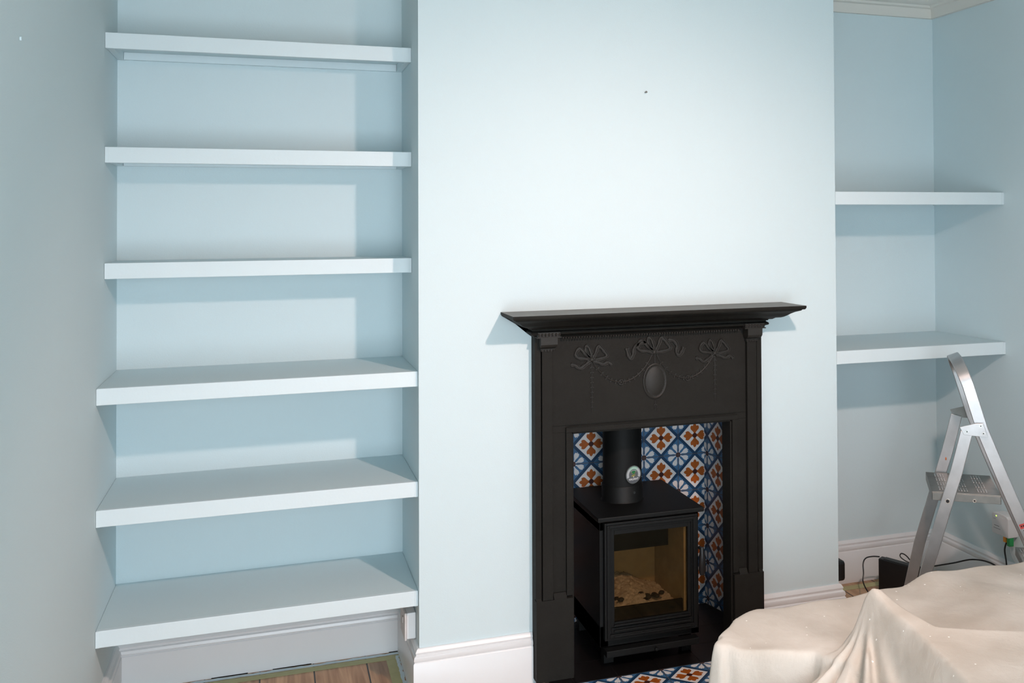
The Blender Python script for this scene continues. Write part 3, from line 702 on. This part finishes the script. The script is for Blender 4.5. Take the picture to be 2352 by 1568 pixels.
# ------------------------------------------------------------------ dust sheet over furniture
def seg_sd(px, py, poly):
    """signed distance to polygon (negative inside)"""
    d = 1e9; inside = False; n = len(poly)
    for i in range(n):
        ax, ay = poly[i]; bx_, by_ = poly[(i + 1) % n]
        ex, ey = bx_ - ax, by_ - ay; wx, wy = px - ax, py - ay
        t = max(0, min(1, (wx * ex + wy * ey) / (ex * ex + ey * ey))); dx, dy = wx - ex * t, wy - ey * t
        d = min(d, math.hypot(dx, dy))
        if (ay > py) != (by_ > py) and px < (bx_ - ax) * (py - ay) / (by_ - ay) + ax: inside = not inside
    return -d if inside else d
def smooth(a, b, x):
    t = max(0, min(1, (x - a) / (b - a))); return t * t * (3 - 2 * t)
SOFA = [(.592, -.962), (.700, -.835), (.790, -.792), (1.25, -.782), (1.40, -.745), (1.84, -.745), (1.84, -1.75), (.95, -1.75), (.80, -1.10), (.70, -1.045), (.600, -.985)]
PLAT = [(.925, -1.140), (.955, -1.155), (.968, -1.36), (1.13, -1.44), (1.80, -1.60), (1.80, -2.15), (.76, -2.15), (.820, -1.75), (.868, -1.55), (.902, -1.36)]
APX = (.925, -1.14)
def fall(d, r, drop_, slope=9.):
    """rounded edge of radius r, then a steep hang"""
    if d <= -r: return 0
    if d <= 0: return (d + r) ** 2 / (2 * r) * .35
    return .175 * r + d * slope
def sheet_z(x, y):
    d = seg_sd(x, y, SOFA)
    top = .452 + .014 * smooth(1.22, 1.38, x) + .004 * math.sin(x * 9 + y * 5) + .003 * math.sin(y * 17 - x * 4) + .003 * math.sin(x * 31 + y * 12)
    # a fold running down the front left corner
    ca = math.atan2(y + .99, x - .64)
    dd = d + .004 * math.sin(7 * x + 40 * y) * smooth(0, .05, d + .03)
    if y < -.93: dd += .016 * math.exp(-((x - .618) / .009) ** 2) * smooth(-.02, .01, dd)
    dd += .005 * math.sin(46 * x) * smooth(0, .06, dd) * (1 if y < -.95 else 0)
    z1 = top - fall(dd, .026, .45, 8.)
    z1 -= .010 * math.exp(-((x - .66) / .06) ** 2 - ((y + 1.0) / .05) ** 2)
    e = seg_sd(x, y, PLAT)
    a = math.atan2(y - APX[1], x - APX[0])
    r = math.hypot(x - APX[0], y - APX[1])
    amp = .030 * smooth(.0, .16, r) + .050 * smooth(.12, .6, r)
    fold = (.6 * math.sin(15 * a + 1.0 + .6 * math.sin(6 * r)) + .4 * math.sin(27 * a + 2.2 + 1.5 * math.sin(5 * r)) + .9 * abs(math.sin(9.5 * a + .4)) - .4)
    ee = e - amp * fold * (1 if e > 0 else 0) * smooth(0, .08, e)
    top2 = .600 - .012 * smooth(0, .12, r) + .004 * math.sin(x * 8 - y * 6) + .005 * math.exp(-(r / .05) ** 2)
    if y > -1.13 or x > .97: sl = 2.3      # back of the ridge
    else: sl = 1.75
    e0 = max(0, ee + .006)
    if sl > 2: z2 = top2 - (.10 * (1 - math.exp(-e0 / .02)) + e0 * 2.0)
    else: z2 = top2 - (.10 * (1 - math.exp(-(e0 ** 1.25) / .018)) + e0 * .55 + 3. * max(0, e0 - .22))
    # beyond the sofa's front edge the drape hangs more steeply
    k = 85.
    z = math.log(math.exp(k * (z1 - .3)) + math.exp(k * (z2 - .3))) / k + .3 if max(z1, z2) > -.5 else max(z1, z2)
    return max(.012 + .006 * math.sin(x * 30) * math.sin(y * 26), z)
gx0, gx1, gy0, gy1, st_ = .42, 1.90, -2.15, -.66, .0055
nx = int((gx1 - gx0) / st_) + 1; ny = int((gy1 - gy0) / st_) + 1
vs = []; keep = []
for j in range(ny):
    for i in range(nx):
        x, y = gx0 + i * st_, gy0 + j * st_; z = sheet_z(x, y); vs.append((x, y, z)); keep.append(z > .03)
fs = []
for j in range(ny - 1):
    for i in range(nx - 1):
        q = (j * nx + i, j * nx + i + 1, (j + 1) * nx + i + 1, (j + 1) * nx + i)
        if any(keep[k] for k in q): fs.append(q)
used = sorted({k for f in fs for k in f}); remap = {k: i for i, k in enumerate(used)}
m = MB(); m.add([vs[k] for k in used], [tuple(remap[k] for k in f) for f in fs])
ds = m.build('dust_sheet', CLOTH, smooth='all')
tag(ds, 'paint-spotted cream cotton dust sheet draped over furniture in front of the right alcove', 'dust sheet')
sm = ds.modifiers.new('soften', 'SMOOTH'); sm.factor = .5; sm.iterations = 3
so = ds.modifiers.new('thick', 'SOLIDIFY'); so.thickness = .0015; so.offset = -1

# ------------------------------------------------------------------ light
sc = bpy.context.scene
w = bpy.data.worlds.new('daylight'); sc.world = w; w.use_nodes = True
bg = w.node_tree.nodes['Background']; bg.inputs[0].default_value = (.70, .785, .86, 1); bg.inputs[1].default_value = 16.5
def light(name, kind, loc, energy, col, **k):
    d = bpy.data.lights.new(name, kind); d.energy = energy; d.color = col
    for a, b in k.items(): setattr(d, a, b)
    o = bpy.data.objects.new(name, d); COL.objects.link(o); o.location = loc; return o
o = light('window_portal', 'AREA', ((WX0 + WX1) / 2, YB - .01, (WZ0 + WZ1) / 2), 1, (1, 1, 1), shape='RECTANGLE', size=WX1 - WX0, size_y=WZ1 - WZ0)
o.rotation_euler = (PI / 2, 0, PI) ; o.data.cycles.is_portal = True
o.rotation_euler = Vector((0, 1, 0)).to_track_quat('-Z', 'Y').to_euler()
o = light('ceiling_spot', 'SPOT', (.72, -2.0, 2.10), 128, (1, .73, .64), spot_size=math.radians(108), spot_blend=1.0, shadow_soft_size=.035)
o.rotation_euler = (Vector((.60, 0, .42)) - Vector((.72, -2, 2.10))).to_track_quat('-Z', 'Y').to_euler()

# ------------------------------------------------------------------ camera
cd = bpy.data.cameras.new('camera'); cam = bpy.data.objects.new('camera', cd); COL.objects.link(cam)
cd.sensor_fit = 'HORIZONTAL'; cd.sensor_width = 36; cd.lens = 36 * 2398.39 / 2352
cd.shift_x = -354.3 / 2352; cd.shift_y = -315.16 / 2352
cd.clip_start = .05
fwd = Vector((.35319086, .93538351, .01771745)); rt_ = Vector((.9355512, -.35313571, -.00625455)); up_ = rt_.cross(fwd)
R = Matrix((rt_, up_, -fwd)).transposed().to_4x4()
cam.matrix_world = Matrix.Translation((-.43272, -3.36463, 1.49641)) @ R
sc.camera = cam
sc.view_settings.view_transform = 'Standard'; sc.view_settings.look = 'None'; sc.view_settings.gamma = 1; sc.view_settings.exposure = 0.04
sc.cycles.use_denoising = True; sc.cycles.max_bounces = 10; sc.cycles.diffuse_bounces = 6; sc.cycles.transparent_max_bounces = 12
sc.cycles.sample_clamp_indirect = 6
